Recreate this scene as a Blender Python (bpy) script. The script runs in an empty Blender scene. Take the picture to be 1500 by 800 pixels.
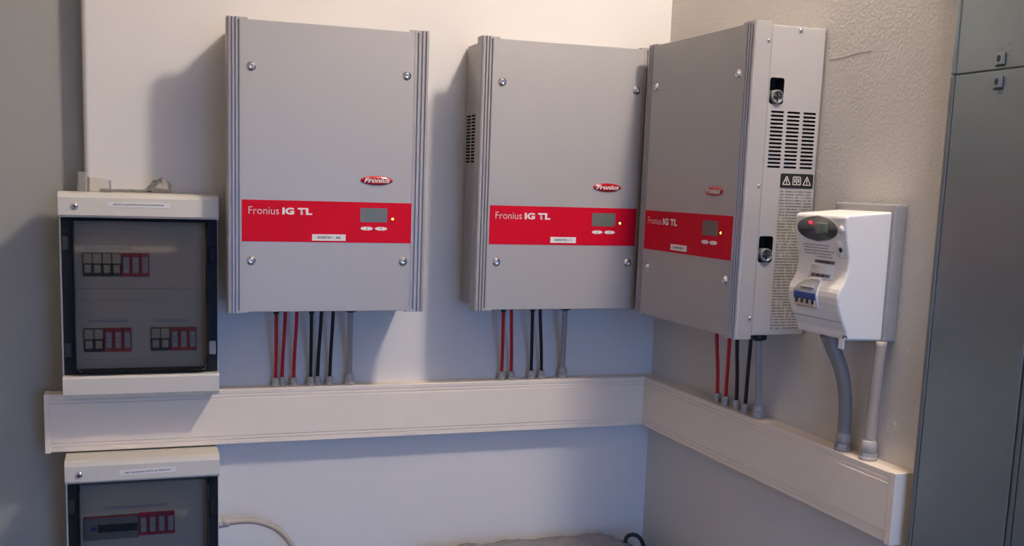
import bpy, bmesh, math, random
from mathutils import Vector, Matrix
random.seed(7)
S = bpy.context.scene
COL = S.collection
PI = math.pi

# ------------------------------------------------------------------ camera
YAW, PITCH, ROLL, FPX = 0.3191, -0.1431, 0.0307, 1529.93
CAM = Vector((-0.0342, -2.526, 1.5164))
fwd = Vector((math.sin(YAW)*math.cos(PITCH), math.cos(YAW)*math.cos(PITCH), math.sin(PITCH)))
rgt0 = Vector((math.cos(YAW), -math.sin(YAW), 0)); up0 = rgt0.cross(fwd)
rgt = rgt0*math.cos(ROLL) + up0*math.sin(ROLL)
upv = -rgt0*math.sin(ROLL) + up0*math.cos(ROLL)
cd = bpy.data.cameras.new('camera'); cam = bpy.data.objects.new('camera', cd); COL.objects.link(cam)
m3 = Matrix((rgt, upv, -fwd)).transposed()
cam.matrix_world = Matrix.Translation(CAM) @ m3.to_4x4()
cd.sensor_fit = 'HORIZONTAL'; cd.sensor_width = 36.0
cd.lens = FPX/1500*36.0
cd.shift_x = 64.48/1500; cd.shift_y = 91.17/1500
cd.clip_start = 0.02
S.camera = cam

# ------------------------------------------------------------------ world, lamps, exposure
w = bpy.data.worlds.new('world'); S.world = w; w.use_nodes = True
w.node_tree.nodes['Background'].inputs[0].default_value = (0.15, 0.40, 1.0, 1)
w.node_tree.nodes['Background'].inputs[1].default_value = 9.0
S.view_settings.view_transform = 'Standard'; S.view_settings.look = 'None'
S.view_settings.gamma = 1; S.view_settings.use_curve_mapping = False
S.view_settings.exposure = 0.0

def area(name, loc, rot, sx, sy, power, col):
    l = bpy.data.lights.new(name, 'AREA'); l.shape = 'RECTANGLE'; l.size = sx; l.size_y = sy
    l.energy = power; l.color = col
    o = bpy.data.objects.new(name, l); COL.objects.link(o); o.location = loc; o.rotation_euler = rot
    return o
# warm tube lamp under the ceiling beside the right wall
def bulb(name, loc, rad, power, col):
    l = bpy.data.lights.new(name, 'POINT'); l.shadow_soft_size = rad; l.energy = power; l.color = col
    o = bpy.data.objects.new(name, l); COL.objects.link(o); o.location = loc
    return o
bulb('ceiling_lamp_light', (1.235, -1.33, 2.82), 0.085, 78, (1.0, 0.895, 0.80))
# daylight through the glazed door behind the photographer
pt = area('door_portal', (0.68, -2.93, 0.89), (math.radians(90), 0, 0), 0.64, 1.78, 1, (1, 1, 1))
pt.data.cycles.is_portal = True

# ------------------------------------------------------------------ materials
def mat(name, col, rough=0.5, metal=0.0, nscale=0, namt=0.0, bscale=0, bump=0.0, emit=0.0, spec=0.5, bdist=0.002, coat=0.0):
    m = bpy.data.materials.new(name); m.use_nodes = True
    nt = m.node_tree; b = nt.nodes['Principled BSDF']
    b.inputs['Base Color'].default_value = (*col, 1); b.inputs['Roughness'].default_value = rough
    b.inputs['Metallic'].default_value = metal
    b.inputs['Specular IOR Level'].default_value = spec
    if coat: b.inputs['Coat Weight'].default_value = coat
    if emit:
        b.inputs['Emission Color'].default_value = (*col, 1); b.inputs['Emission Strength'].default_value = emit
    if nscale or bscale:
        tc = nt.nodes.new('ShaderNodeTexCoord')
    if nscale:
        n = nt.nodes.new('ShaderNodeTexNoise'); n.inputs['Scale'].default_value = nscale; n.inputs['Detail'].default_value = 4
        nt.links.new(tc.outputs['Object'], n.inputs['Vector'])
        mx = nt.nodes.new('ShaderNodeMix'); mx.data_type = 'RGBA'
        lo = tuple(c*(1-namt) for c in col); hi = tuple(min(1, c*(1+namt)) for c in col)
        mx.inputs[6].default_value = (*lo, 1); mx.inputs[7].default_value = (*hi, 1)
        nt.links.new(n.outputs['Fac'], mx.inputs[0]); nt.links.new(mx.outputs[2], b.inputs['Base Color'])
    if bscale:
        n2 = nt.nodes.new('ShaderNodeTexNoise'); n2.inputs['Scale'].default_value = bscale; n2.inputs['Detail'].default_value = 5
        nt.links.new(tc.outputs['Object'], n2.inputs['Vector'])
        bp = nt.nodes.new('ShaderNodeBump'); bp.inputs['Strength'].default_value = bump; bp.inputs['Distance'].default_value = bdist
        nt.links.new(n2.outputs['Fac'], bp.inputs['Height']); nt.links.new(bp.outputs[0], b.inputs['Normal'])
    return m

def glassy(name, tint, fres=0.06, rough=0.05, body=(0.8, 0.8, 0.8), bodyamt=0.0):
    m = bpy.data.materials.new(name); m.use_nodes = True; nt = m.node_tree
    for n in list(nt.nodes):
        if n.type != 'OUTPUT_MATERIAL': nt.nodes.remove(n)
    out = nt.nodes['Material Output']
    tr = nt.nodes.new('ShaderNodeBsdfTransparent'); tr.inputs[0].default_value = (*tint, 1)
    last = tr.outputs[0]
    if bodyamt:
        df = nt.nodes.new('ShaderNodeBsdfDiffuse'); df.inputs[0].default_value = (*body, 1)
        mb = nt.nodes.new('ShaderNodeMixShader'); mb.inputs[0].default_value = bodyamt
        nt.links.new(last, mb.inputs[1]); nt.links.new(df.outputs[0], mb.inputs[2]); last = mb.outputs[0]
    gl = nt.nodes.new('ShaderNodeBsdfGlossy'); gl.inputs['Roughness'].default_value = rough
    lw = nt.nodes.new('ShaderNodeFresnel'); lw.inputs[0].default_value = 1.45
    mx = nt.nodes.new('ShaderNodeMixShader')
    nt.links.new(lw.outputs[0], mx.inputs[0]); nt.links.new(last, mx.inputs[1]); nt.links.new(gl.outputs[0], mx.inputs[2])
    nt.links.new(mx.outputs[0], out.inputs[0])
    return m

M = {}
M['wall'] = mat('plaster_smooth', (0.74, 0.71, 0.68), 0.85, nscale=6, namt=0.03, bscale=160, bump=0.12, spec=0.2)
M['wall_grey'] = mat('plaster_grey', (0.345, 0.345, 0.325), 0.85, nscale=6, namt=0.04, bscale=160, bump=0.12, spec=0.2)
M['wall_rough'] = mat('plaster_stipple', (0.68, 0.64, 0.59), 0.85, nscale=5, namt=0.03, bscale=150, bump=0.4, spec=0.2, bdist=0.004)
M['wall_room'] = mat('plaster_room', (0.62, 0.57, 0.52), 0.85, nscale=6, namt=0.03, spec=0.2)
M['floor'] = mat('floor_tile', (0.16, 0.17, 0.19), 0.6, nscale=12, namt=0.15)
M['asphalt'] = mat('dark_asphalt', (0.05, 0.05, 0.05), 0.9, nscale=20, namt=0.2)
M['ceil'] = mat('ceiling_paint', (0.80, 0.74, 0.68), 0.9, nscale=4, namt=0.03)
M['alu'] = mat('grey_powder_coat', (0.405, 0.39, 0.385), 0.42, metal=0.12, nscale=900, namt=0.06, bscale=1500, bump=0.06, bdist=0.0004)
M['alu_profile'] = mat('grey_aluminium_profile', (0.40, 0.38, 0.38), 0.38, metal=0.2, nscale=500, namt=0.05)
M['recess_shade'] = mat('slot_shade', (0.012, 0.012, 0.013), 0.8)  # near-black colour stands in for the shade inside vent slots and sockets
M['red'] = mat('red_label_film', (0.55, 0.001, 0.020), 0.6, nscale=300, namt=0.06, spec=0.15)
M['badge'] = mat('red_badge_gloss', (0.42, 0.004, 0.012), 0.15, coat=0.6, nscale=100, namt=0.05)
M['steel'] = mat('polished_steel', (0.72, 0.72, 0.74), 0.18, metal=1.0, nscale=200, namt=0.05)
M['steel_dark'] = mat('dark_steel', (0.12, 0.12, 0.12), 0.4, metal=0.7, nscale=200, namt=0.1)
M['knob'] = mat('grey_knob', (0.16, 0.16, 0.16), 0.4, nscale=100, namt=0.1)
M['white_print'] = mat('white_print', (0.78, 0.76, 0.74), 0.6, nscale=200, namt=0.02)
M['print_silver'] = mat('silver_print', (0.70, 0.66, 0.62), 0.45, nscale=200, namt=0.02)
M['ink'] = mat('black_ink', (0.02, 0.02, 0.03), 0.6, nscale=200, namt=0.1)
M['lcd'] = mat('lcd_grey_green', (0.12, 0.135, 0.12), 0.35, nscale=150, namt=0.08)
M['led'] = mat('led_yellow', (1.0, 0.75, 0.08), 0.3, emit=4.0)
M['led_green'] = mat('led_yellow_green', (0.75, 0.95, 0.15), 0.3, emit=3.0)
M['led_red'] = mat('led_red', (1.0, 0.01, 0.03), 0.3, emit=3.5)
M['black_plastic'] = mat('black_plastic', (0.012, 0.012, 0.014), 0.45, nscale=100, namt=0.2)
M['cream'] = mat('cream_plastic', (0.66, 0.62, 0.55), 0.5, nscale=60, namt=0.02, bscale=700, bump=0.04, bdist=0.0004)
M['trunk'] = mat('ivory_pvc', (0.90, 0.775, 0.64), 0.5, nscale=30, namt=0.02)
M['panel'] = mat('grey_cream_panel', (0.72, 0.63, 0.51), 0.55, nscale=40, namt=0.03)
M['dark_frame'] = mat('dark_grey_door_frame', (0.009, 0.010, 0.012), 0.5, nscale=60, namt=0.1, spec=0.2)
M['smoke'] = glassy('smoked_door_plastic', (0.64, 0.63, 0.62))
M['clear'] = glassy('clear_wrinkled_plastic', (0.93, 0.92, 0.90), rough=0.15, body=(0.85, 0.80, 0.74), bodyamt=0.22)
M['meter'] = mat('white_meter_plastic', (0.86, 0.82, 0.77), 0.38, nscale=50, namt=0.02)
M['meter_plate'] = mat('grey_meter_plate', (0.35, 0.342, 0.335), 0.5, nscale=50, namt=0.03)
M['meter_glass'] = mat('dark_display_window', (0.065, 0.062, 0.06), 0.2, nscale=80, namt=0.15)
M['meter_lcd'] = mat('meter_lcd_green', (0.17, 0.215, 0.16), 0.3, nscale=90, namt=0.08)
M['blue'] = mat('blue_toggle', (0.015, 0.055, 0.24), 0.4, nscale=60, namt=0.1)
M['cable_red'] = mat('red_cable', (0.52, 0.006, 0.018), 0.45, nscale=80, namt=0.08)
M['cable_black'] = mat('black_cable', (0.008, 0.009, 0.013), 0.45, nscale=80, namt=0.2)
M['cable_grey'] = mat('grey_cable', (0.36, 0.34, 0.32), 0.5, nscale=80, namt=0.05)
M['cable_dark'] = mat('grey_conduit', (0.25, 0.225, 0.20), 0.5, nscale=80, namt=0.05)
M['cable_beige'] = mat('beige_cable', (0.44, 0.375, 0.31), 0.5, nscale=80, namt=0.05)
M['gland'] = mat('light_grey_gland', (0.46, 0.425, 0.385), 0.4, nscale=80, namt=0.04)
M['module_red'] = mat('red_module', (0.50, 0.012, 0.03), 0.45, nscale=80, namt=0.06)
M['module_face'] = mat('pale_cartridge', (0.50, 0.47, 0.47), 0.5, nscale=150, namt=0.10)
M['module_cream'] = mat('yellowed_cream_module', (0.55, 0.48, 0.36), 0.5, nscale=80, namt=0.05)
M['module_grey'] = mat('grey_breaker', (0.24, 0.23, 0.22), 0.5, nscale=80, namt=0.05)
M['galv'] = mat('brushed_galvanised_steel', (0.29, 0.335, 0.35), 0.32, metal=1.0, nscale=14, namt=0.08, bscale=600, bump=0.05, bdist=0.0005)
M['galv_dark'] = mat('dark_edge_strip', (0.20, 0.21, 0.21), 0.45, metal=0.6, nscale=30, namt=0.08)
M['mark'] = mat('faint_embossed_mark', (0.27, 0.27, 0.27), 0.5, metal=0.3, nscale=30, namt=0.05)
M['wrap'] = mat('grey_wrapping_film', (0.20, 0.18, 0.17), 0.25, nscale=8, namt=0.15, bscale=25, bump=0.5, bdist=0.01)

def striped_label():
    m = bpy.data.materials.new('fine_print_label'); m.use_nodes = True; nt = m.node_tree; b = nt.nodes['Principled BSDF']
    b.inputs['Roughness'].default_value = 0.6
    tc = nt.nodes.new('ShaderNodeTexCoord')
    wv = nt.nodes.new('ShaderNodeTexWave'); wv.wave_type = 'BANDS'; wv.bands_direction = 'Z'; wv.inputs['Scale'].default_value = 52; wv.inputs['Distortion'].default_value = 0
    nt.links.new(tc.outputs['Object'], wv.inputs[0])
    mp = nt.nodes.new('ShaderNodeMapping'); mp.inputs['Scale'].default_value = (200, 200, 52)
    nt.links.new(tc.outputs['Object'], mp.inputs[0])
    ns = nt.nodes.new('ShaderNodeTexNoise'); ns.inputs['Scale'].default_value = 1.3; ns.inputs['Detail'].default_value = 3
    nt.links.new(mp.outputs[0], ns.inputs['Vector'])
    r1 = nt.nodes.new('ShaderNodeMapRange'); r1.inputs[1].default_value = .45; r1.inputs[2].default_value = .60
    nt.links.new(wv.outputs['Fac'], r1.inputs[0])
    r2 = nt.nodes.new('ShaderNodeMapRange'); r2.inputs[1].default_value = .36; r2.inputs[2].default_value = .50
    nt.links.new(ns.outputs['Fac'], r2.inputs[0])
    mu = nt.nodes.new('ShaderNodeMath'); mu.operation = 'MULTIPLY'
    nt.links.new(r1.outputs[0], mu.inputs[0]); nt.links.new(r2.outputs[0], mu.inputs[1])
    mx = nt.nodes.new('ShaderNodeMix'); mx.data_type = 'RGBA'
    mx.inputs[6].default_value = (0.36, 0.345, 0.34, 1); mx.inputs[7].default_value = (0.13, 0.125, 0.125, 1)
    nt.links.new(mu.outputs[0], mx.inputs[0]); nt.links.new(mx.outputs[2], b.inputs['Base Color'])
    return m
M['fine_print'] = striped_label()

# ------------------------------------------------------------------ mesh helpers
class MB:
    def __init__(s): s.bm = bmesh.new()
    def _add(s, verts, faces, smooth=False):
        vs = [s.bm.verts.new(v) for v in verts]
        for f in faces:
            try:
                fc = s.bm.faces.new([vs[i] for i in f]); fc.smooth = smooth
            except ValueError: pass
        return s
    def box(s, x0, x1, y0, y1, z0, z1, bev=0.0, seg=2):
        t = bmesh.new(); bmesh.ops.create_cube(t, size=1)
        for v in t.verts:
            v.co = Vector(((x0+x1)/2 + v.co.x*abs(x1-x0), (y0+y1)/2 + v.co.y*abs(y1-y0), (z0+z1)/2 + v.co.z*abs(z1-z0)))
        if bev: bmesh.ops.bevel(t, geom=list(t.edges), offset=bev, segments=seg, affect='EDGES', profile=0.5, clamp_overlap=True)
        return s.merge(t)
    def merge(s, t):
        me = bpy.data.meshes.new('tmp'); t.to_mesh(me); t.free(); s.bm.from_mesh(me); bpy.data.meshes.remove(me); return s
    def prism(s, poly, fn, a, b, smooth=False):
        """poly: closed 2D outline; fn(u,v,w)->point; from w=a to w=b."""
        n = len(poly)
        vs = [fn(u, v, a) for u, v in poly] + [fn(u, v, b) for u, v in poly]
        fs = [tuple(range(n))[::-1], tuple(range(n, 2*n))]
        s._add(vs, fs); 
        vs2 = [s.bm.verts.new(p) for p in vs]
        for i in range(n):
            j = (i+1) % n
            f = s.bm.faces.new((vs2[i], vs2[j], vs2[n+j], vs2[n+i])); f.smooth = smooth
        return s
    def lathe(s, prof, fn, n=20, smooth=True):
        """prof: list of (r,h); fn(a,b,h)->point with a,b the disc plane."""
        rings = []
        for r, h in prof:
            if r < 1e-7: rings.append([s.bm.verts.new(fn(0, 0, h))])
            else: rings.append([s.bm.verts.new(fn(r*math.cos(2*PI*i/n), r*math.sin(2*PI*i/n), h)) for i in range(n)])
        for A, B in zip(rings, rings[1:]):
            for i in range(n):
                j = (i+1) % n
                q = [A[i % len(A)], A[j % len(A)], B[j % len(B)], B[i % len(B)]]
                q2 = []
                for v in q:
                    if v not in q2: q2.append(v)
                if len(q2) >= 3:
                    f = s.bm.faces.new(q2); f.smooth = smooth
        return s
    def tube(s, pts, r, n=12, cap=True):
        pts = [Vector(p) for p in pts]; rings = []
        prev = None
        for i, p in enumerate(pts):
            d = (pts[min(i+1, len(pts)-1)] - pts[max(i-1, 0)]).normalized()
            if prev is None:
                a = d.orthogonal().normalized()
            else:
                a = (prev - d*prev.dot(d)).normalized()
            prev = a; b = d.cross(a)
            rr = r(i/(len(pts)-1)) if callable(r) else r
            rings.append([s.bm.verts.new(p + (a*math.cos(2*PI*k/n) + b*math.sin(2*PI*k/n))*rr) for k in range(n)])
        for A, B in zip(rings, rings[1:]):
            for k in range(n):
                f = s.bm.faces.new((A[k], A[(k+1) % n], B[(k+1) % n], B[k])); f.smooth = True
        if cap:
            s.bm.faces.new(rings[0][::-1]); s.bm.faces.new(rings[-1])
        return s
    def mesh(s, name):
        bmesh.ops.recalc_face_normals(s.bm, faces=list(s.bm.faces))
        me = bpy.data.meshes.new(name); s.bm.to_mesh(me); s.bm.free(); return me
    def build(s, name, m, parent=None):
        return obj(name, s.mesh(name), m, parent)

def obj(name, me, m, parent=None):
    o = bpy.data.objects.new(name, me); COL.objects.link(o)
    if m is not None:
        me.materials.clear(); me.materials.append(M[m])
    if parent is not None: o.parent = parent
    return o
def thing(name, label, cat, loc=(0, 0, 0), rz=0.0, group=None):
    o = bpy.data.objects.new(name, None); COL.objects.link(o); o.empty_display_size = 0.05
    o.location = loc; o.rotation_euler = (0, 0, rz)
    return tag(o, label, cat, group)
def tag(o, label, cat, group=None):
    o['label'] = label; o['category'] = cat
    if group: o['group'] = group
    return o
def struct(o):
    o['kind'] = 'structure'; return o
def copy_tree(o, parent=None):
    c = o.copy(); COL.objects.link(c)
    if parent is not None: c.parent = parent
    for ch in list(o.children): copy_tree(ch, c)
    return c
def rrect(x0, x1, z0, z1, r, n=5):
    out = []
    for cx, cz, a0 in ((x1-r, z1-r, 0), (x0+r, z1-r, PI/2), (x0+r, z0+r, PI), (x1-r, z0+r, 1.5*PI)):
        for i in range(n+1):
            a = a0 + PI/2*i/n; out.append((cx + r*math.cos(a), cz + r*math.sin(a)))
    return out
def front(u, v, w): return (u, -w, v)          # plane facing the room on a thing whose back is y=0; w = distance from the wall
def curve_pts(ctrl, n=24):
    P = [Vector(c) for c in ctrl]; P = [P[0]*2-P[1]] + P + [P[-1]*2-P[-2]]; out = []
    segs = len(P)-3
    for s in range(segs):
        p0, p1, p2, p3 = P[s:s+4]
        k = max(2, n//segs)
        for i in range(k + (1 if s == segs-1 else 0)):
            t = i/k
            out.append(0.5*((2*p1) + (-p0+p2)*t + (2*p0-5*p1+4*p2-p3)*t*t + (-p0+3*p1-3*p2+p3)*t**3))
    return out
def text_mesh(name, body, u0, v0, wid, hgt, d, fn=front, bold=0.0, shear=0.0, spacing=1.0):
    c = bpy.data.curves.new('t', 'FONT'); c.body = body; c.size = 1; c.resolution_u = 3; c.offset = bold; c.shear = shear
    c.space_character = spacing
    t = bpy.data.objects.new('t', c); COL.objects.link(t)
    dg = bpy.context.evaluated_depsgraph_get(); dg.update()
    me = bpy.data.meshes.new_from_object(t.evaluated_get(dg)); me.name = name
    bpy.data.objects.remove(t); bpy.data.curves.remove(c)
    xs = [v.co.x for v in me.vertices]; ys = [v.co.y for v in me.vertices]
    x0, x1, y0, y1 = min(xs), max(xs), min(ys), max(ys)
    for v in me.vertices:
        v.co = Vector(fn(u0 + (v.co.x-x0)/(x1-x0)*wid, v0 + (v.co.y-y0)/(y1-y0)*hgt, d))
    return me

R = 1.3344        # right wall
REC = 0.055       # the back wall steps back by this at its left end
XE = -0.119       # where it steps
CEIL = 2.95
YF = -2.95       # wall with the open door behind the photographer

# ------------------------------------------------------------------ the setting
def plain(name, m, *b, bev=0.0):
    return struct(MB().box(*b, bev=bev).build(name, m))
plain('floor', 'floor', -1.6, 1.5, YF-0.1, 0.3, -0.1, 0.0)
plain('terrace', 'asphalt', -9, 9, -14, YF-0.1, -0.15, -0.02)
plain('ceiling', 'ceil', -1.6, 1.5, YF-0.1, 0.3, CEIL, CEIL+0.1)
wb = MB()
poly = [(XE+0.012*(1-math.cos(a)), 0.012*(1-math.sin(a))) for a in [i*PI/12 for i in range(7)]] + [(R+0.16, 0.0), (R+0.16, 0.2), (XE, 0.2)]
wb.prism(poly, lambda u, v, z: (u, v, z), 0.0, CEIL)
wall_back = struct(wb.build('wall_back', 'wall'))
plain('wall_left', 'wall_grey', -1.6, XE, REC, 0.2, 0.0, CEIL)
plain('wall_side', 'wall_room', -1.6, -1.45, YF, REC, 0.0, CEIL)
wall_right = plain('wall_right', 'wall_rough', R, R+0.15, YF, 0.0, 0.0, CEIL)
wf = MB().box(-1.6, 0.36, YF-0.1, YF, 0, CEIL).box(1.0, R+0.15, YF-0.1, YF, 0, CEIL).box(0.36, 1.0, YF-0.1, YF, 1.78, CEIL)
struct(wf.build('wall_front', 'wall_room'))
# hairline crack in the stippled plaster
cr = MB().tube(curve_pts([(R, -0.674, 1.7899), (R, -0.72, 1.7905), (R, -0.76, 1.7935), (R, -0.80, 1.7945)], 12), 0.0008, 5)
cr.build('crack', 'cable_dark', wall_right)

# ------------------------------------------------------------------ cable trunking
def trunk_profile():
    h = 0.134; d = 0.044
    return [(0, 0), (d-0.003, 0), (d-0.001, 0.002), (d-0.001, 0.010), (d-0.0025, 0.0107), (d-0.0025, 0.0125), (d-0.0008, 0.0135), (d-0.0008, 0.0185), (d-0.002, 0.0192), (d-0.002, 0.0205), (d, 0.022),
            (d, h-0.022), (d-0.002, h-0.0205), (d-0.002, h-0.0192), (d-0.0008, h-0.0185), (d-0.0008, h-0.0135), (d-0.0025, h-0.0125), (d-0.0025, h-0.0107), (d-0.001, h-0.010), (d-0.001, h-0.002), (d-0.003, h), (0, h)]
TZ = 0.885
def trunking(label, loc, rz, L, caps):
    t = thing('cable_trunking', label, 'trunking', loc, rz, 'ivory cable trunking')
    pr = trunk_profile()
    MB().prism([(0, 0.0), (0.0395, 0.0), (0.0395, 0.134), (0, 0.134)], lambda d, z, x: (x, -d, z), 0.001, L-0.001).build('channel', 'trunk', t)
    lid = [(0.0396, 0.0)] + pr[1:-1] + [(0.0396, 0.134)]
    MB().prism(lid, lambda d, z, x: (x, -d, z), 0.0, L).build('lid', 'trunk', t)
    for side in caps:
        x0, x1 = (-0.002, 0.010) if side == 'a' else (L-0.014, L+0.002)
        MB().box(x0, x1, -0.0455, 0, -0.0012, 0.1352, 0.0012).build('end_cap', 'trunk', t)
    return t
trunking('long ivory plastic cable trunking running along the back wall under the inverters', (-0.212, 0, TZ), 0, R+0.212, 'a')
trunking('ivory plastic cable trunking on the stippled right wall below the electricity meter', (R, -0.0445, TZ), -PI/2, 1.019-0.0445, 'b')

# ------------------------------------------------------------------ inverters
IW, IH, ID = 0.45, 0.6397, 0.1774
LI, RI = 0.020, 0.010          # the housing is set in from the side profiles
def make_inverter():
    t = thing('solar_inverter', '', 'inverter')
    # housing with real slots and sockets cut in its sides
    hb = MB().box(LI, IW-RI, -0.146, -0.006, 0.006, 0.635, 0.002)
    h = hb.build('housing', 'alu', t); h.data.materials.append(M['recess_shade'])
    cut = MB()
    def slot(x0, x1, d0, d1, z0, z1):
        r = min(d1-d0, z1-z0)*0.48
        cut.prism(rrect(d0, d1, z0, z1, r, 3), lambda d, z, x: (x, -d, z), x0, x1)
    cols = [(0.0150, 0.0455), (0.0535, 0.0840), (0.0920, 0.1225)]
    for i in range(15):
        zc = 0.4645 - i*(0.4645-0.3545)/14
        for a, b in cols:
            slot(IW-RI-0.012, IW-RI+0.01, a, b, zc-0.0021, zc+0.0021)
            slot(LI-0.01, LI+0.012, a, b, zc-0.0021, zc+0.0021)
    for z0, z1 in ((0.480, 0.532), (0.159, 0.213)):
        cut.prism(rrect(0.096, 0.1295, z0, z1, 0.005, 3), lambda d, z, x: (x, -d, z), IW-RI-0.030, IW-RI+0.01)
    co = cut.build('cutter', 'recess_shade')
    md = h.modifiers.new('b', 'BOOLEAN'); md.operation = 'DIFFERENCE'; md.object = co; md.solver = 'EXACT'; md.material_mode = 'TRANSFER'
    dg = bpy.context.evaluated_depsgraph_get(); dg.update()
    me = bpy.data.meshes.new_from_object(h.evaluated_get(dg)); h.modifiers.clear(); h.data = me; me.name = 'housing'
    bpy.data.objects.remove(co)
    # sockets with round caps
    for zc in (0.494, 0.174):
        k = MB()
        fn = lambda a, b, hh: (IW-RI+hh, -0.112+a, zc+b)
        k.lathe([(0, -0.02), (0.0140, -0.02), (0.0140, 0.004), (0.0115, 0.006), (0.0115, 0.003), (0.0, 0.003)], fn, 18)
        s = k.build('socket_cap', 'knob', h)
        MB().box(IW-RI+0.002, IW-RI+0.0055, -0.112-0.009, -0.112+0.009, zc-0.0018, zc+0.0018, 0.0005).box(IW-RI+0.002, IW-RI+0.0055, -0.112-0.0018, -0.112+0.0018, zc-0.009, zc+0.009, 0.0005).build('grip_cross', 'ink', h)
    MB().box(IW-RI-0.001, IW-RI+0.0007, -0.1335, -0.1318, 0.008, 0.634).build('seam_shade', 'knob', h)  # dark strip painted in for the shade line where housing meets profile
    MB().box(IW-RI-0.001, IW-RI+0.0022, -0.1400, -0.1336, 0.008, 0.634, 0.0006).build('panel_flange', 'alu_profile', h)
    # side label
    lb = MB().prism([(0.0106, 0.0168), (0.0885, 0.0168), (0.0885, 0.310), (0.0106, 0.310)], lambda d, z, x: (x, -d, z), IW-RI, IW-RI+0.0006).build('printed_label', 'fine_print', h)
    wl = MB().prism(rrect(0.0106, 0.089, 0.3125, 0.342, 0.003, 3), lambda d, z, x: (x, -d, z), IW-RI, IW-RI+0.0007).build('warning_label', 'black_plastic', h)
    sg = MB()
    def bar(d0, z0, d1, z1, wd=0.0016):
        a = Vector((d0, z0)); b = Vector((d1, z1)); n = (b-a).normalized(); n = Vector((-n.y, n.x))*wd/2
        sg.prism([tuple(a+n), tuple(b+n), tuple(b-n), tuple(a-n)], lambda d, z, x: (x, -d, z), IW-RI+0.0005, IW-RI+0.0011)
    for dc in (0.0745, 0.0255):
        bar(dc-0.009, 0.3195, dc+0.009, 0.3195); bar(dc-0.009, 0.3195, dc, 0.3365); bar(dc+0.009, 0.3195, dc, 0.3365)
        bar(dc, 0.3245, dc, 0.331, 0.0022); bar(dc, 0.3215, dc, 0.323, 0.0022)
    dc = 0.050
    for q in (-1, 1):
        bar(dc+q*0.009, 0.3195, dc+q*0.009, 0.335); bar(dc+q*0.009, 0.335, dc+q*0.002, 0.336); bar(dc+q*0.002, 0.336, dc, 0.333)
        bar(dc+q*0.009, 0.3195, dc+q*0.001, 0.320); bar(dc+q*0.0045, 0.324, dc+q*0.0045, 0.3325, 0.0025)
    bar(dc, 0.320, dc, 0.333)
    sg.build('warning_symbols', 'print_silver', h)
    # front cover
    cv = MB().box(0.0270, IW-0.0335, -ID, -0.146, 0.0025, IH-0.0035, 0.0014)
    cover = cv.build('front_cover', 'alu', t)
    # ribbed side profiles: outline in (x, d)
    def profile(left):
        w = 0.0275 if left else 0.034
        r = 0.006; d0 = 0.1405; dm = ID+0.0008
        out = [(0, d0), (0, dm-r)]
        out += [(r*(1-math.cos(a)), dm-r+r*math.sin(a)) for a in [i*PI/12 for i in range(1, 7)]]
        g = [0.0088, 0.0162, 0.0236] if left else [0.0085, 0.0172, 0.0265]
        for x in g:
            out += [(x-0.0021, dm-0.0002), (x-0.0014, dm-0.0050), (x+0.0010, dm-0.0050), (x+0.0021, dm-0.0012), (x+0.0026, dm)]
        out += [(w, dm), (w, d0)]
        if not left: out = [(IW-x, d) for x, d in out]
        return out
    for left in (True, False):
        MB().prism(profile(left), lambda x, d, z: (x, -d, z), 0.0, IH).build('side_profile', 'alu_profile', t)
        xs = (0.018, 0.044) if left else (IW-0.044, IW-0.018)
        for za, zb in ((IH-0.006, IH), (0.0, 0.006)):
            MB().box(xs[0], xs[1], -ID-0.0002, -0.146, za, zb, 0.0008).build('corner_bracket', 'alu_profile', t)
    # cover screws
    for x, z in ((0.0513, 0.5378), (0.3983, 0.5378), (0.0515, 0.1174), (0.3981, 0.1174)):
        s = MB().lathe([(0.0105, 0.0), (0.0100, 0.0012), (0.0068, 0.0016), (0.0068, 0.0028), (0.0055, 0.0046), (0.0034, 0.0054), (0.0030, 0.0026), (0, 0.0024)], lambda a, b, hh: (x+a, -ID-hh, z+b), 20)
        s.build('screw', 'steel', t)
    # side screws
    for z in (0.6017, 0.3153, 0.0447):
        MB().lathe([(0.0036, 0), (0.0036, 0.0012), (0.0022, 0.0024), (0, 0.0026)], lambda a, b, hh: (IW+hh, -0.1455+a, z+b), 12).build('screw', 'steel', t)
    MB().lathe([(0.0045, 0), (0.0045, 0.0012), (0.0028, 0.0026), (0, 0.0028)], lambda a, b, hh: (IW-RI+hh, -0.0656+a, 0.6275+b), 12).build('screw', 'steel', h)
    # red label
    rd = MB().prism([(0.0310, 0.160), (0.4185, 0.160), (0.4185, 0.2518), (0.0310, 0.2518)], front, ID-0.0005, ID+0.0006).build('red_label', 'red', t)
    obj('lettering', text_mesh('lettering', 'Fronius', 0.0456, 0.2205, 0.0665, 0.0165, ID+0.0009, bold=-0.008), 'print_silver', rd)
    obj('lettering', text_mesh('lettering', 'IG TL', 0.1195, 0.2205, 0.0665, 0.0155, ID+0.0009, bold=0.045), 'white_print', rd)
    # oval badge
    bd = MB(); n = 28
    def ell(k, d): return [((0.3325 + 0.0375*k*math.cos(2*PI*i/n)), -d, (0.3016 + 0.0103*k*math.sin(2*PI*i/n))) for i in range(n)]
    rings = [ell(1.0, ID-0.001), ell(1.0, ID+0.0012), ell(0.9, ID+0.0030), ell(0.5, ID+0.0040)]
    vv = [[bd.bm.verts.new(p) for p in rg] for rg in rings]; c0 = bd.bm.verts.new((0.3325, -ID-0.0042, 0.3016))
    for A, B in zip(vv, vv[1:]):
        for i in range(n):
            f = bd.bm.faces.new((A[i], A[(i+1) % n], B[(i+1) % n], B[i])); f.smooth = True
    for i in range(n):
        f = bd.bm.faces.new((vv[-1][i], vv[-1][(i+1) % n], c0)); f.smooth = True
    badge = bd.build('badge', 'badge', t)
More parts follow.
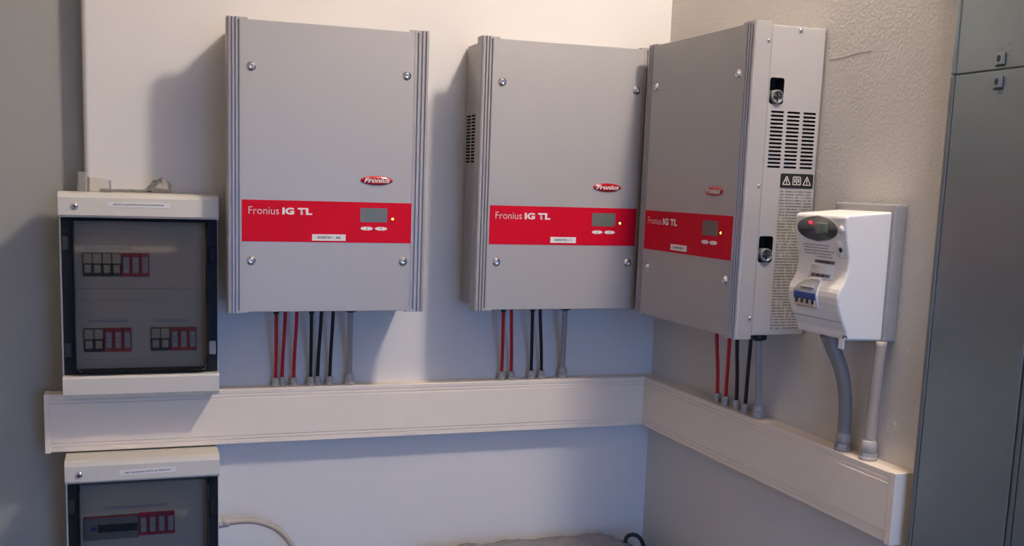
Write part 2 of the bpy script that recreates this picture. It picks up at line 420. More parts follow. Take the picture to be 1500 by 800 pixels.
    lt = text_mesh('lettering', 'Fronius', 0.3030, 0.2965, 0.0600, 0.0112, ID, bold=0.03, shear=0.3)
    for v in lt.vertices:
        e = ((v.co.x-0.3325)/0.0375)**2 + ((v.co.z-0.3016)/0.0103)**2
        v.co.y = -(ID + 0.0046 - 0.0018*min(1, max(0, e-0.2)))
    obj('lettering', lt, 'print_silver', badge)
    # display, keys
    MB().prism(rrect(0.2962, 0.3589, 0.2070, 0.2390, 0.002, 3), front, ID-0.0003, ID+0.0010).build('display', 'lcd', t)
    for x0, x1 in ((0.2968, 0.3256), (0.3304, 0.3592)):
        for q in (0, 1):
            xa = x0 if q == 0 else (x0+x1)/2+0.0008; xb = (x0+x1)/2-0.0008 if q == 0 else x1
            pts = []
            for i in range(9):
                a = -PI/2 + PI*i/8
                pts.append((xa + (xb-xa)*math.cos(a) if q else xb - (xb-xa)*math.cos(a), 0.1925 + 0.0043*math.sin(a)))
            MB().prism(pts, front, ID, ID+0.0016).build('key', 'white_print', t)
    return t, cover
INV = []
inv1, _ = make_inverter()
inv2 = copy_tree(inv1); inv3 = copy_tree(inv1)
inv1.location = (0.179, 0, 1.2179); inv2.location = (0.7556, 0, 1.2182)
inv3.location = (R, -0.224, 1.2171); inv3.rotation_euler = (0, 0, -PI/2)
for o, lab in ((inv1, 'grey solar inverter with white INVERTER 1 sticker beside the breaker boxes'), (inv2, 'grey solar inverter with white INVERTER 2 sticker, in the middle of the three'), (inv3, 'grey solar inverter on the right wall with vent slots and warning label showing')):
    tag(o, lab, 'inverter', 'solar inverters on the walls')
def sticker(t, x0, x1, z0, z1, body, led):
    s = MB().prism([(x0, z0), (x1, z0), (x1, z1), (x0, z1)], front, ID, ID+0.0012).build('sticker', 'white_print', t)
    wd = x1-x0
    obj('lettering', text_mesh('lettering', body, x0+wd*0.16, z0+(z1-z0)*0.32, wd*0.68, (z1-z0)*0.36, ID+0.0014, bold=0.02), 'ink', s)
    MB().lathe([(0.0040, 0.0), (0.0040, 0.0014), (0.0030, 0.0014)], lambda a, b, hh: (0.3717+a, -ID-hh, 0.2150+b), 14).build('indicator_ring', 'black_plastic', t)
    MB().lathe([(0.0028, 0.0), (0.0028, 0.0012), (0.0016, 0.0026), (0, 0.003)], lambda a, b, hh: (0.3717+a, -ID-hh, 0.2150+b), 12).build('indicator_light', led, t)
sticker(inv1, 0.1862, 0.2627, 0.1635, 0.1780, 'INVERTER 1  A/B', 'led')
sticker(inv2, 0.1882, 0.2554, 0.1650, 0.1793, 'INVERTER 2  C', 'led_green')
sticker(inv3, 0.1620, 0.2345, 0.1655, 0.1790, 'INVERTER 3', 'led')

# ------------------------------------------------------------------ cables and glands
def gland(label, loc, s, mname='gland', axis='z', group='cable glands on the trunking'):
    t = thing('cable_gland', label, 'cable gland', loc, 0, group)
    if axis == 'z': fn = lambda a, b, h: (a*s, b*s, h*s)
    else: fn = lambda a, b, h: (h*s, a*s, b*s)
    MB().lathe([(0, 0), (0.0098, 0), (0.0098, 0.0035), (0.0088, 0.0042)], fn, 16).build('flange', mname, t)
    hx = [(0.0094*math.cos(PI/3*i+0.3), 0.0094*math.sin(PI/3*i+0.3)) for i in range(6)]
    MB().prism(hx, fn, 0.0042, 0.0085).build('hexagon', mname, t)
    MB().lathe([(0.0072, 0.0085), (0.0086, 0.0092), (0.0086, 0.0165), (0.0078, 0.0198), (0.0062, 0.0222), (0.0048, 0.0225), (0.0046, 0.0205)], fn, 16).build('dome_nut', mname, t)
    return t
TT = TZ+0.134
def cable(label, bot, top, r, m, cat='cable', group=None, plug=True, bend=0.0, axis=(1, 0, 0), plugr=None, zplug=0.028):
    b = Vector(bot); tp = Vector(top); ax = Vector(axis)
    t = thing('power_cable', label, cat, bot, 0, group)
    mid1 = b.lerp(tp, 0.33) + ax*bend; mid2 = b.lerp(tp, 0.70) + ax*bend*0.8
    mid1.x += (b.x-mid1.x)*0.3; mid1.y += (b.y-mid1.y)*0.3
    ctrl = [Vector((0, 0, 0)), mid1-b, mid2-b, tp-b]
    MB().tube(curve_pts(ctrl, 24), r, 10).build('sheath', m, t)
    if plug:
        pr = plugr or r*1.55
        d = tp-b
        MB().lathe([(0, -zplug), (r*1.05, -zplug), (pr, -zplug*0.7), (pr, 0.0), (0, 0.0)], lambda a, c, h: (d.x+a, d.y+c, d.z+h), 14).build('connector', 'black_plastic', t)
    return t
NTH = ['leftmost', 'middle', 'rightmost']
ZB = 1.2229     # underside of the housings
def inv_cables(where, reds, blacks, grey, z_in, to_world, order):
    """each entry: (base position along the wall, top position along the wall)"""
    for kind, L, m in (('red', reds, 'cable_red'), ('black', blacks, 'cable_black')):
        nm = order[len(L)]
        for i, (b, tp) in enumerate(L):
            dd = 0.024 if not (len(L) == 3 and i == 1) else 0.016
            bw = to_world(b, dd, TT+0.016); tw = to_world(tp, 0.095, ZB)
            cable(f'{nm[i]} {kind} cable below {where}', bw, tw, 0.0043, m, group=f'{kind} cables under the inverters', zplug=0.020 if i == 0 else 0.012)
            gland(f'small grey cable gland holding the {nm[i]} {kind} cable below {where}', to_world(b, dd, TT), 1.0)
    b, tp = grey
    bw = to_world(b, 0.024, TT+0.016); tw = to_world(tp, 0.095, ZB)
    cable(f'thick grey output cable below {where}', bw, tw, 0.0068, 'cable_grey', group='grey output cables under the inverters', plugr=0.017, zplug=0.016)
    gland(f'larger grey cable gland holding the grey output cable below {where}', to_world(b, 0.024, TT), 1.35)
order_back = {3: NTH, 2: ['left', 'right']}
wb_ = lambda p, d, z: (p, -d, z)
inv_cables('the inverter beside the breaker boxes', [(0.3066, 0.2975), (0.323, 0.3190), (0.3495, 0.3460)], [(0.3911, 0.3800), (0.4095, 0.4040), (0.4381, 0.4320)], (0.4874, 0.4730), 0, wb_, order_back)
inv_cables('the middle inverter', [(0.8875, 0.8600), (0.9139, 0.8810)], [(0.9692, 0.9380), (0.9981, 0.9580)], (1.0581, 1.0270), 0, wb_, order_back)
wr_ = lambda p, d, z: (R-d, p, z)
inv_cables('the inverter on the right wall', [(-0.3766, -0.468), (-0.4128, -0.5251)], [(-0.4597, -0.5527), (-0.4963, -0.6076)], (-0.5483, -0.635), 0, wr_, order_back)

# ------------------------------------------------------------------ electricity meter
MY0, MY1 = -0.778, -0.930
mt = thing('electricity_meter', 'white electricity meter with red light and blue breaker on grey wall plate', 'electricity meter', (R, 0, 0))
MB().box(-0.028, 0.0, -0.938, -0.765, 1.249, 1.5045, 0.003).build('wall_plate', 'meter_plate', mt)
prof = [(1.2090, 1.4795), (1.2075, 1.4760), (1.2076, 1.4660), (1.2087, 1.4522), (1.2125, 1.4330), (1.2168, 1.4152), (1.2200, 1.4020), (1.2209, 1.3930), (1.2200, 1.3800), (1.2165, 1.3660), (1.2110, 1.3545), (1.2057, 1.3465), (1.2030, 1.3390), (1.2022, 1.3300), (1.2040, 1.3180), (1.2085, 1.3040), (1.2140, 1.2900), (1.2215, 1.2760), (1.2267, 1.2680), (1.2300, 1.2560), (1.2330, 1.2520)]
outline = [(x-R, z) for x, z in prof] + [(-0.026, 1.2505), (-0.026, 1.4905), (1.2130-R, 1.4822)]
bm_ = MB().prism(outline, lambda x, z, y: (x, y, z), MY1, MY0)
body = bm_.build('body', 'meter', mt)
bmod = body.modifiers.new('bevel', 'BEVEL'); bmod.width = 0.004; bmod.segments = 3; bmod.limit_method = 'ANGLE'; bmod.angle_limit = math.radians(50)
bpy.context.view_layer.update()
# weld the prism's caps so the bevel has edges to work on
b2 = bmesh.new(); b2.from_mesh(body.data); bmesh.ops.remove_doubles(b2, verts=b2.verts, dist=1e-6); bmesh.ops.recalc_face_normals(b2, faces=b2.faces); b2.to_mesh(body.data); b2.free()
def face_x(z):
    for (xa, za), (xb, zb) in zip(prof, prof[1:]):
        if zb <= z <= za: return xa + (xb-xa)*(za-z)/max(1e-9, za-zb)
    return prof[0][0]
def on_face(poly, thick, name, m, parent=mt, lift=0.0):
    """a thin plate that follows the curved face; poly is (y,z)"""
    zs = [z for _, z in poly]; z0, z1 = min(zs), max(zs); k = 14; q = MB(); rows = []
    for r in range(k+1):
        z = z0 + (z1-z0)*min(0.9985, max(0.0015, r/k)); hit = []
        for (ya, za), (yb, zb) in zip(poly, poly[1:]+poly[:1]):
            if (za-z)*(zb-z) <= 0 and za != zb: hit.append(ya+(yb-ya)*(z-za)/(zb-za))
        if not hit: continue
        x = face_x(z)-R-lift
        rows.append([q.bm.verts.new(p) for p in ((x+0.001, min(hit), z), (x-thick, min(hit), z), (x-thick, max(hit), z), (x+0.001, max(hit), z))])
    for A, B in zip(rows, rows[1:]):
        for c in range(4):
            f = q.bm.faces.new((A[c], A[(c+1) % 4], B[(c+1) % 4], B[c])); f.smooth = c == 1
    q.bm.faces.new(rows[0]); q.bm.faces.new(rows[-1][::-1])
    return q.build(name, m, parent)
def oval(cy, cz, ry, rz, n=28): return [(cy+ry*math.cos(2*PI*i/n), cz+rz*math.sin(2*PI*i/n)) for i in range(n)]
dw = on_face(oval(-0.847, 1.4550, 0.060, 0.0235), 0.0012, 'display_window', 'meter_glass')
on_face(oval(-0.847, 1.4550, 0.062, 0.0250), 0.0004, 'window_rim', 'meter_plate')
on_face(rrect(-0.880, -0.8425, 1.4460, 1.4665, 0.003, 3), 0.0016, 'display', 'meter_lcd', dw)
on_face(oval(-0.8282, 1.4655, 0.0042, 0.0028, 14), 0.0024, 'indicator_light', 'led_red', dw)
on_face(oval(-0.9190, 1.4550, 0.0065, 0.0075, 18), 0.0030, 'button', 'meter')
on_face(oval(-0.9080, 1.4190, 0.0115, 0.0170, 22), 0.0014, 'port_surround', 'meter')
on_face(oval(-0.9120, 1.4185, 0.0048, 0.0050, 16), 0.0020, 'optical_port', 'black_plastic')
for i, (z, ya, yb) in enumerate(((1.4235, -0.800, -0.880), (1.4180, -0.800, -0.872), (1.4125, -0.800, -0.884), (1.4070, -0.800, -0.878), (1.4015, -0.838, -0.878))):
    q = MB(); y = ya; rnd = random.Random(i)
    while y > yb:
        l = rnd.uniform(0.003, 0.009)
        q.box(face_x(z)-R-0.0004, face_x(z)-R+0.001, y-l, y, z-0.0011, z+0.0011)
        y -= l + 0.0018
    q.build('printed_line', 'cable_grey', mt)
lab = on_face(rrect(-0.893, -0.823, 1.3600, 1.3860, 0.0015, 2), 0.0006, 'rating_label', 'white_print')
def barcode(ya, yb, z0, z1, seed):
    q = MB(); y = ya; rnd = random.Random(seed)
    while y > yb:
        l = rnd.uniform(0.0009, 0.0030)
        za, zb = z0, z1
        q._add([(face_x(za)-R-0.0009, y, za), (face_x(za)-R-0.0009, y-l, za), (face_x(zb)-R-0.0009, y-l, zb), (face_x(zb)-R-0.0009, y, zb)], [(0, 1, 2, 3)])
        y -= l + rnd.uniform(0.0006, 0.0014)
    q.build('printed_code', 'ink', lab)
barcode(-0.832, -0.890, 1.3895, 1.3955, 3); barcode(-0.830, -0.886, 1.3635, 1.3700, 5)
# breaker window: a bezel, the sloped breaker behind it and its blue toggle
wpoly = []
for i in range(13):
    a = PI/2 + PI*i/24*1.0
    wpoly.append((-0.8350-0.0*math.cos(a) + 0.038*(-math.cos(a)), 1.3330 + 0.026*math.sin(a)))
win = [(-0.8690, 1.3060), (-0.8690, 1.3500), (-0.8660, 1.3560), (-0.8590, 1.3590), (-0.8400, 1.3590)] + [(-0.8400+0.0400*math.sin(a), 1.3290+0.0300*math.cos(a)) for a in [i*PI/16 for i in range(1, 9)]] + [(-0.8000, 1.3200), (-0.8030, 1.3085), (-0.8080, 1.3055)]
rimp = [(-0.834+(y+0.834)*1.10, 1.332+(z-1.332)*1.12) for y, z in win]
on_face(rimp, 0.0018, 'window_rim', 'meter')
bw_ = on_face(win, 0.0022, 'breaker', 'meter_plate')
MB().box(1.1985-R, 1.2075-R, -0.8675, -0.8020, 1.3195, 1.3335, 0.002).build('toggle', 'blue', bw_)
MB().box(1.1992-R, 1.2075-R, -0.8675, -0.8060, 1.3065, 1.3200, 0.001).build('breaker_face', 'module_cream', bw_)
MB().box(1.1998-R, 1.2075-R, -0.8600, -0.8200, 1.3420, 1.3450, 0.001).build('breaker_print', 'module_face', bw_)
for k in range(4):
    yc = -0.812 - k*0.0165
    MB().box(1.1978-R, 1.2070-R, yc-0.0045, yc+0.0020, 1.3120, 1.3215, 0.0008).build('toggle_gap', 'black_plastic', bw_)
MB().box(1.2010-R, 1.2080-R, -0.8680, -0.8090, 1.3050, 1.3075, 0.0006).build('lower_edge', 'module_grey', bw_)
# lower terminal cover edge and sealing tag
on_face([(-0.9296, 1.2850), (-0.7784, 1.2850), (-0.7784, 1.2862), (-0.9296, 1.2862)], 0.0005, 'cover_seam', 'meter_plate')
MB().box(1.222-R, 1.226-R, -0.930, -0.917, 1.236, 1.256, 0.001).build('sealing_tag', 'white_print', mt)
MB().tube([(1.2235-R, -0.925, 1.254), (1.2225-R, -0.931, 1.262), (1.2235-R, -0.938, 1.260)], 0.0012, 6).build('seal_wire', 'black_plastic', mt)

# meter cables
c = thing('meter_cable', 'thick dark grey cable curving down from the electricity meter to the trunking', 'cable', (1.3104, -0.8439, TT+0.02))
b = Vector((1.3104, -0.8439, TT+0.02))
MB().tube(curve_pts([Vector((0, 0, 0)), Vector((1.3050, -0.8470, 1.115))-b, Vector((1.292, -0.846, 1.175))-b, Vector((1.272, -0.838, 1.225))-b, Vector((1.262, -0.832, 1.252))-b], 28), lambda t: 0.0125+0.003*t*t, 14).build('sheath', 'cable_dark', c)
gland('large grey cable gland holding the dark grey meter cable', (1.3104, -0.8439, TT), 1.75, 'cable_grey')
c = thing('meter_cable', 'straight beige cable running from the meter wall plate down to the trunking', 'cable', (1.3104, -0.9178, TT+0.02))
b = Vector((1.3104, -0.9178, TT+0.02))
MB().tube(curve_pts([Vector((0, 0, 0)), Vector((1.3100, -0.921, 1.11))-b, Vector((1.3085, -0.926, 1.18))-b, Vector((1.3080, -0.930, 1.25))-b], 24), 0.0105, 14).build('sheath', 'cable_beige', c)
gland('large pale grey cable gland holding the beige meter cable', (1.3104, -0.9178, TT), 1.75)

# ------------------------------------------------------------------ breaker boxes
BX0, BX1, BD = -0.170, 0.1655, 0.120
def breaker_box(label, z0, z1, zd0, zd1, text, tx0, tx1, tz0, tz1, tilt, scr):
    """z0..z1 outer height, zd0..zd1 the door"""
    t = thing('breaker_box', label, 'breaker box', (0, 0, z0), 0, 'modular breaker boxes')
    H = z1-z0; a = zd0-z0; b = zd1-z0
    MB().box(BX0+0.001, BX1-0.001, -0.052, 0, 0.001, H-0.001, 0.003).build('back_box', 'cream', t)
    # top and bottom covers, sloped as moulded
    top = [(0.040, b+0.001), (BD-0.004, b+0.001), (BD, b+0.006), (BD, H-0.012), (BD-0.004, H-0.004), (BD-0.014, H), (0.040, H)]
    MB().prism(top, lambda d, z, x: (x, -d, z), BX0, BX1).build('top_cover', 'cream', t)
    bot = [(0.040, a-0.001), (BD-0.003, a-0.001), (BD, a-0.006), (BD, 0.010), (BD-0.005, 0.0), (0.040, 0.0)]
    MB().prism(bot, lambda d, z, x: (x, -d, z), BX0+0.001, BX1).build('bottom_cover', 'cream', t)
    MB().box(-0.150, 0.150, -0.0600, -0.050, a+0.004, b-0.004).build('inner_panel', 'panel', t)
    # side walls of the door recess
    for x0, x1 in ((BX0, BX0+0.0035), (BX1-0.0035, BX1)):
        MB().box(x0, x1, -0.092, -0.050, a, b).build('side_wall', 'cream', t)
    # door: open frame painted near-black for the shade in the gaps behind, smoked raised window
    fr = MB(); W0, W1 = -0.1415, 0.1415
    for bx in ((BX0+0.004, W0, a+0.001, b-0.001), (W1, BX1-0.002, a+0.001, b-0.001), (W0, W1, a+0.001, a+0.007), (W0, W1, b-0.007, b-0.001)):
        fr.box(bx[0], bx[1], -0.096, -0.056, bx[2], bx[3], 0.0012)
    dr = fr.build('door_frame', 'dark_frame', t)
    sh = MB(); o1 = rrect(W0, W1, a+0.006, b-0.005, 0.016, 6); o2 = rrect(W0+0.005, W1-0.005, a+0.011, b-0.010, 0.012, 6)
    n = len(o1)
    r0 = [sh.bm.verts.new((x, -0.094, z)) for x, z in o1]; r1 = [sh.bm.verts.new((x, -0.112, z)) for x, z in o1]
    r2 = [sh.bm.verts.new((x, -0.1175, z)) for x, z in o2]
    for A, B in ((r0, r1), (r1, r2)):
        for i in range(n):
            f = sh.bm.faces.new((A[i], A[(i+1) % n], B[(i+1) % n], B[i])); f.smooth = True
    sh.bm.faces.new(r2)
    sh.build('door_window', 'smoke', t)
    for hz in ((b-a)*0.84, (b-a)*0.16):
        MB().box(BX0+0.005, BX0+0.020, -0.102, -0.095, a+hz-0.016, a+hz+0.016, 0.002).build('hinge', 'black_plastic', t)
    zc = a+(b-a)*0.77
    MB().box(0.1435, 0.1615, -0.103, -0.095, zc-0.019, zc+0.019, 0.002).build('latch', 'dark_frame', t)
    MB().box(0.1440, 0.1600, -0.101, -0.095, a+(b-a)*0.16-0.016, a+(b-a)*0.16+0.016, 0.003).build('latch', 'meter_plate', t)
    # cover screw
    sx, sz = scr
    sc = MB().lathe([(0.0075, -0.001), (0.0075, 0.001), (0.0062, 0.0030), (0.0030, 0.0036), (0, 0.0036)], lambda p, q, h: (sx+p, -BD-h, sz-z0+q), 18).build('screw', 'steel', t)
    MB().box(sx-0.0045, sx+0.0045, -BD-0.0042, -BD-0.003, sz-z0-0.001, sz-z0+0.001).box(sx-0.001, sx+0.001, -BD-0.0042, -BD-0.003, sz-z0-0.0045, sz-z0+0.0045).build('cross_recess', 'ink', sc)
    # paper label
    ct, st = math.cos(tilt), math.sin(tilt); cx, cz = (tx0+tx1)/2, (tz0+tz1)/2-z0
    tf = lambda u, v, w: (cx+u*ct-v*st, -w, cz+u*st+v*ct)
    w2, h2 = (tx1-tx0)/2, (tz1-tz0)/2
    pl = MB().prism([(-w2, -h2), (w2, -h2), (w2, h2), (-w2, h2)], tf, BD, BD+0.0008).build('paper_label', 'white_print', t)
    obj('lettering', text_mesh('lettering', text, -w2*0.82, -h2*0.38, w2*1.64, h2*0.80, BD+0.001, fn=tf, bold=0.02), 'ink', pl)
    return t
UB0, UB1 = 1.0225, 1.4760
LB0, LB1 = 0.4285, 0.8815
ub = breaker_box('upper breaker box with LATO CONTINUA label above the trunking', UB0, UB1, 1.0735, 1.4205, 'QFVCC QUADRO LATO CONTINUA', -0.070, 0.0606, 1.4450, 1.4560, 0.0, (-0.1366, 1.4453))
lb = breaker_box('lower breaker box with LATO ALTERNATA label under the trunking', LB0, LB1, 0.4795, 0.8290, 'QEV QUADRO LATO ALTERNATA', -0.0545, 0.0680, 0.8460, 0.8570, 0.025, (-0.1396, 0.8511))
# strips of the inner panels
def strip(t, base, zc, h, m='panel', d=0.0625, x0=-0.140, x1=0.140):
    MB().box(x0, x1, -d, -0.059, zc-h/2-base, zc+h/2-base, 0.001).build('panel_strip', m, t)
strip(ub, UB0, 1.2490, 0.026, d=0.066); strip(ub, UB0, 1.395, 0.022); strip(ub, UB0, 1.090, 0.022)
strip(lb, LB0, 0.662, 0.012, 'cream', x0=0.055, x1=0.110); strip(lb, LB0, 0.800, 0.02)
for t, base, zc, spans in ((ub, UB0, 1.353, ((-0.12, -0.02),)), (ub, UB0, 1.188, ((-0.115, -0.03), (0.025, 0.10))), (lb, LB0, 0.752, ((-0.09, 0.05),))):
    for a, b in spans:
        MB().box(a, b, -0.0612, -0.0595, zc-0.0035-base, zc+0.0035-base).build('marking_strip', 'module_face', t)

def fuse_holder(label, x0, z0, z1, wd=0.0202):
    t = thing('fuse_holder', label, 'fuse holder', (x0, -0.0602, z0), 0, 'fuse holders in the upper breaker box')
    h = z1-z0
    MB().box(0.0004, wd-0.0004, -0.0100, 0, 0, h, 0.0008).build('body', 'black_plastic', t)
    MB().box(0.0008, wd-0.0008, -0.0145, -0.008, h*0.56, h*0.985, 0.0012).build('upper_face', 'module_cream', t)
    MB().box(0.0030, wd-0.0030, -0.0160, -0.008, h*0.16, h*0.50, 0.0012).build('lever', 'module_cream', t)
    return t
def arrester(label, x0, z0, z1, wd, group):
    t = thing('surge_arrester', label, 'surge arrester', (x0, -0.0602, z0), 0, group)
    h = z1-z0
    MB().box(0.0003, wd-0.0003, -0.0100, 0, 0, h, 0.0008).build('body', 'module_red', t)
    cf = MB().box(0.0042, wd-0.0032, -0.0140, -0.008, h*0.17, h*0.84, 0.0012).build('cartridge', 'module_face', t)
    MB().box(0.0062, wd-0.0052, -0.0145, -0.0135, h*0.40, h*0.46).box(0.0062, wd-0.0062, -0.0145, -0.0135, h*0.56, h*0.60).build('cartridge_print', 'cable_grey', cf)
    return t
N4 = ['first', 'second', 'third', 'fourth']
for i in range(4):
    fuse_holder(f'{N4[i]} from left of the four cream fuse holders in the upper box top row', -0.1241+i*0.0202, 1.2897, 1.3416)
for i in range(3):
    arrester(f'{N4[i]} from left of three red surge arresters in the upper box top row', -0.0433+i*0.0200, 1.2890, 1.3416, 0.0200, 'red surge arresters in the upper breaker box')
for nm, xa, nx in (('left', -0.1247, -0.0830), ('right', 0.0181, 0.0599)):
    for i in range(2):
        fuse_holder(f'{["left", "right"][i]} one of two fuse holders in the {nm} cluster of the upper box bottom row', xa+i*0.0206, 1.1195, 1.1720, 0.0206)
    for i in range(3):
        arrester(f'{N4[i]} from left of three red arresters in the {nm} cluster of the bottom row', nx+i*0.0198, 1.1190, 1.1725, 0.0198, 'red surge arresters in the upper breaker box')
for i in range(4):
    arrester(f'{N4[i]} from left of four red arresters in the lower breaker box', -0.0146+i*0.02025, 0.6842, 0.7372, 0.02025, 'red surge arresters in the lower breaker box')
t = thing('circuit_breaker', 'wide grey circuit breaker with black toggles and red line in the lower box', 'circuit breaker', (-0.1337, -0.0602, 0.6800))
MB().box(0, 0.1185, -0.010, 0, 0, 0.0560, 0.001).build('body', 'module_grey', t)
MB().box(0.001, 0.1175, -0.0108, -0.009, 0.0530, 0.0562, 0.0004).build('red_stripe', 'module_red', t)
MB().box(0.030, 0.1160, -0.0145, -0.009, 0.0190, 0.0360, 0.001).build('toggle_base', 'ink', t)
for k in range(4):
    MB().box(0.034+k*0.021, 0.047+k*0.021, -0.0200, -0.013, 0.0220, 0.0300, 0.0015).build('toggle', 'black_plastic', t)
MB().box(0.0145, 0.026, -0.0115, -0.009, 0.0220, 0.0310, 0.0006).build('test_button', 'blue', t)

# side cable of the lower box
gland('pale grey cable gland on the right side of the lower breaker box', (BX1, -0.060, 0.6975), 1.30, axis='x', group=None)
c = thing('power_cable', 'beige cable arching out of the side of the lower breaker box', 'cable', (0.185, -0.060, 0.6975))
b = Vector((0.185, -0.060, 0.6975))
MB().tube(curve_pts([Vector((0, 0, 0)), Vector((0.2250, -0.060, 0.6990))-b, Vector((0.2600, -0.060, 0.6945))-b, Vector((0.2967, -0.060, 0.6786))-b, Vector((0.3215, -0.060, 0.6577))-b, Vector((0.3430, -0.060, 0.6250))-b, Vector((0.3600, -0.060, 0.570))-b, Vector((0.368, -0.06, 0.42))-b, Vector((0.368, -0.06, 0.0))-b], 48), 0.0075, 12).build('sheath', 'cable_beige', c)

# ------------------------------------------------------------------ clear plastic scraps on the upper box
def crumple(name, label, x0, x1, y0, y1, z0, hfun, seed):
    rnd = random.Random(seed); q = MB(); nx, ny = 16, 7; g = []
    for i in range(nx+1):
        row = []
        for j in range(ny+1):
            u, v = i/nx, j/ny
            z = z0 + hfun(u, v) * (0.75+0.5*rnd.random()) + 0.0012
            row.append(q.bm.verts.new((x0+(x1-x0)*u+rnd.uniform(-.0015, .0015), y0+(y1-y0)*v+rnd.uniform(-.002, .002), z)))
        g.append(row)
    for i in range(nx):
        for j in range(ny):
            q.bm.faces.new((g[i][j], g[i+1][j], g[i+1][j+1], g[i][j+1]))
    o = q.build(name, 'clear')
    md = o.modifiers.new('s', 'SOLIDIFY'); md.thickness = 0.0006
    return tag(o, label, 'plastic scrap')
crumple('plastic_film', 'crumpled clear plastic film lying on top of the upper breaker box', -0.085, 0.066, -0.095, -0.035, UB1, lambda u, v: (0.006 + 0.022*max(0, min(1, (u-0.62)*6))*(1 if u < 0.97 else 0.5))*math.sin(PI*min(1, max(0.05, v)))**0.5, 4)
pc = thing('plastic_pouch', 'folded clear plastic pouch standing at the left end of the upper box top', 'plastic scrap', (-0.122, -0.06, UB1))
MB().prism(rrect(-0.0105, 0.0115, -0.022, 0.022, 0.004, 3), lambda x, y, z: (x+0.03*z, y, z), 0.0005, 0.043).build('pouch', 'clear', pc)
MB().prism(rrect(0.011, 0.060, -0.018, 0.018, 0.008, 3), lambda x, y, z: (x, y, z*(1-4*x)), 0.0005, 0.034).build('flap', 'clear', pc)

# ------------------------------------------------------------------ metal cabinet at the right edge
CF = 0.031       # stands proud of the plaster
t = thing('metal_cabinet', 'tall brushed steel cabinet with two small locks at the right edge', 'cabinet', (R, 0, 0))
Y0, Y1 = -1.0480, -1.2585
MB().box(-CF+0.004, -0.0005, -1.90, Y0-0.001, 0.02, 2.30, 0.001).build('carcass', 'galv_dark', t)
MB().box(-CF-0.001, -0.0005, Y0-0.0095, Y0, 0.02, 1.7235, 0.002).build('edge_strip', 'galv_dark', t)
MB().box(-CF-0.001, -0.0005, Y0-0.0105, Y0, 1.7260, 2.30, 0.002).build('edge_strip', 'galv', t)
MB().box(-CF, -CF+0.006, Y1, Y0-0.0115, 0.03, 1.7235, 0.0012).build('lower_panel', 'galv', t)
MB().box(-CF, -CF+0.006, Y1-0.40, Y0-0.0115, 1.7263, 2.29, 0.0012).build('upper_panel', 'galv', t)
MB().box(-CF+0.001, -CF+0.006, Y1-0.012, Y1-0.004, 0.03, 1.7235, 0.001).build('door_gasket', 'galv_dark', t)
MB().box(-CF, -CF+0.006, Y1-0.40, Y1-0.016, 0.03, 1.7235, 0.0015).build('side_panel', 'galv', t)
for zc in (1.7418, 1.7054):
    yc = -1.1550
    lk = MB().box(-CF-0.0035, -CF, yc-0.0085, yc+0.0085, zc-0.0095, zc+0.0095, 0.0015).build('lock', 'galv', t)
    MB().prism(rrect(yc-0.0012, yc+0.0058, zc-0.0045, zc+0.0055, 0.003, 4), lambda y, z, x: (x, y, z), -CF-0.0039, -CF-0.0030).build('keyhole', 'ink', lk)
    MB().box(-CF-0.0030, -CF, yc-0.0085, yc+0.0090, zc-0.0120, zc-0.0102, 0.0004).build('lock_lip', 'ink', lk)
    def ring(y, z, r):
        n = 18; q = MB()
        for i in range(n):
            a, b = 2*PI*i/n, 2*PI*(i+1)/n
            q._add([(-CF-0.0003, y+rr*math.cos(w), z+rr*math.sin(w)) for rr, w in ((r, a), (r, b), (r-0.0009, b), (r-0.0009, a))], [(0, 1, 2, 3)])
        q.box(-CF-0.0003, -CF+0.0005, y-0.0004, y+0.0004, z-r*0.6, z+r*0.6)
        q.build('lock_symbol', 'mark', t)
    ring(yc+0.0165, zc-0.001, 0.0058); ring(yc-0.0165, zc+0.001, 0.0052)
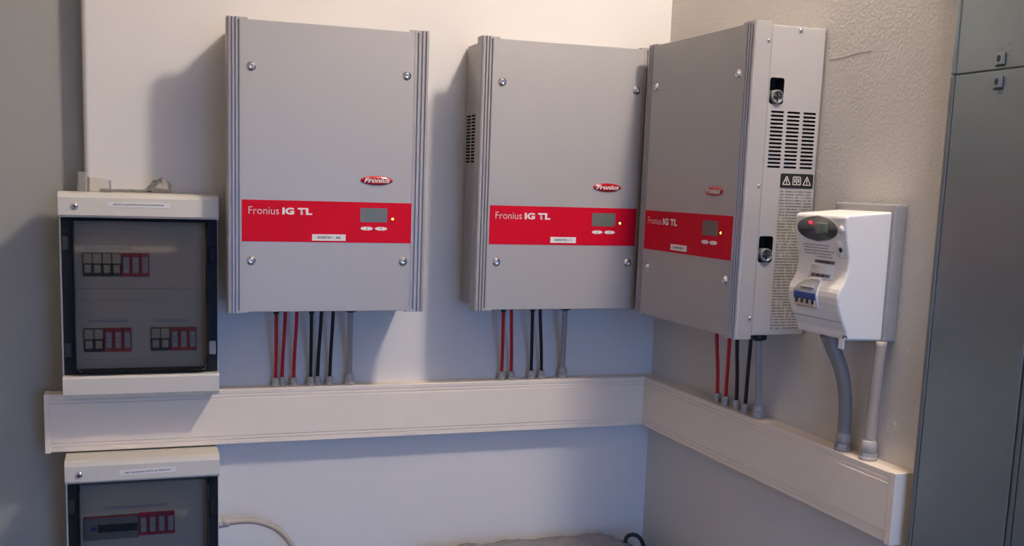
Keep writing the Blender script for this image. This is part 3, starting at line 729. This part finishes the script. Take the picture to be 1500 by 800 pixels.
for i, (y, z, l) in enumerate(((-1.1400, 1.7575, 0.018), (-1.1640, 1.7635, 0.010), (-1.1685, 1.7520, 0.007), (-1.1550, 1.6885, 0.008))):
    q = MB(); yy = y; rnd = random.Random(i+20)
    while yy > y-l:
        d = rnd.uniform(0.0015, 0.0035); q.box(-CF-0.0003, -CF+0.0005, yy-d, yy, z-0.0025, z+0.0025); yy -= d+0.0014
    q.build('embossed_print', 'mark', t)

# ------------------------------------------------------------------ film-wrapped bundle on the floor under the trunking
def bundle():
    rnd = random.Random(11)
    t = thing('wrapped_bundle', 'grey film-wrapped bundle standing in the corner below the trunking', 'bundle', (0.97, -0.30, 0))
    q = MB(); nx, nz = 40, 1
    # rounded top surface with wrinkles
    X0, X1, YB, YF, ZT = -0.36, 0.31, 0.285, -0.28, 0.598
    ny = 26; g = []
    for i in range(nx+1):
        row = []
        for j in range(ny+1):
            u = i/nx*2-1; v = j/ny*2-1
            e = max(abs(u)**10, abs(v)**10)
            fall = 0.05*abs(u)**7 + 0.03*abs(v)**10
            z = ZT - fall + (0.004*math.sin(u*17+3*v) + 0.003*math.sin(v*23+u*9) + rnd.uniform(-0.003, 0.003))*(1-0.5*e)
            row.append(q.bm.verts.new(((X0+X1)/2+(X1-X0)/2*u, (YB+YF)/2+(YB-YF)/2*v, z)))
        g.append(row)
    for i in range(nx):
        for j in range(ny):
            f = q.bm.faces.new((g[i][j], g[i+1][j], g[i+1][j+1], g[i][j+1])); f.smooth = True
    loop = [g[i][0] for i in range(nx+1)] + [g[nx][j] for j in range(1, ny+1)] + [g[i][ny] for i in range(nx-1, -1, -1)] + [g[0][j] for j in range(ny-1, 0, -1)]
    lo = [q.bm.verts.new((v.co.x*0.99, v.co.y*0.99, 0.0)) for v in loop]
    for i in range(len(loop)):
        j = (i+1) % len(loop); q.bm.faces.new((loop[i], loop[j], lo[j], lo[i]))
    q.bm.faces.new(lo)
    q.build('film', 'wrap', t)
    MB().tube(curve_pts([(0.262, 0.20, 0.55), (0.268, 0.21, 0.588), (0.288, 0.20, 0.597), (0.303, 0.19, 0.584), (0.314, 0.185, 0.55)], 16), 0.0055, 8).build('strap', 'black_plastic', t)
    return t
bundle()
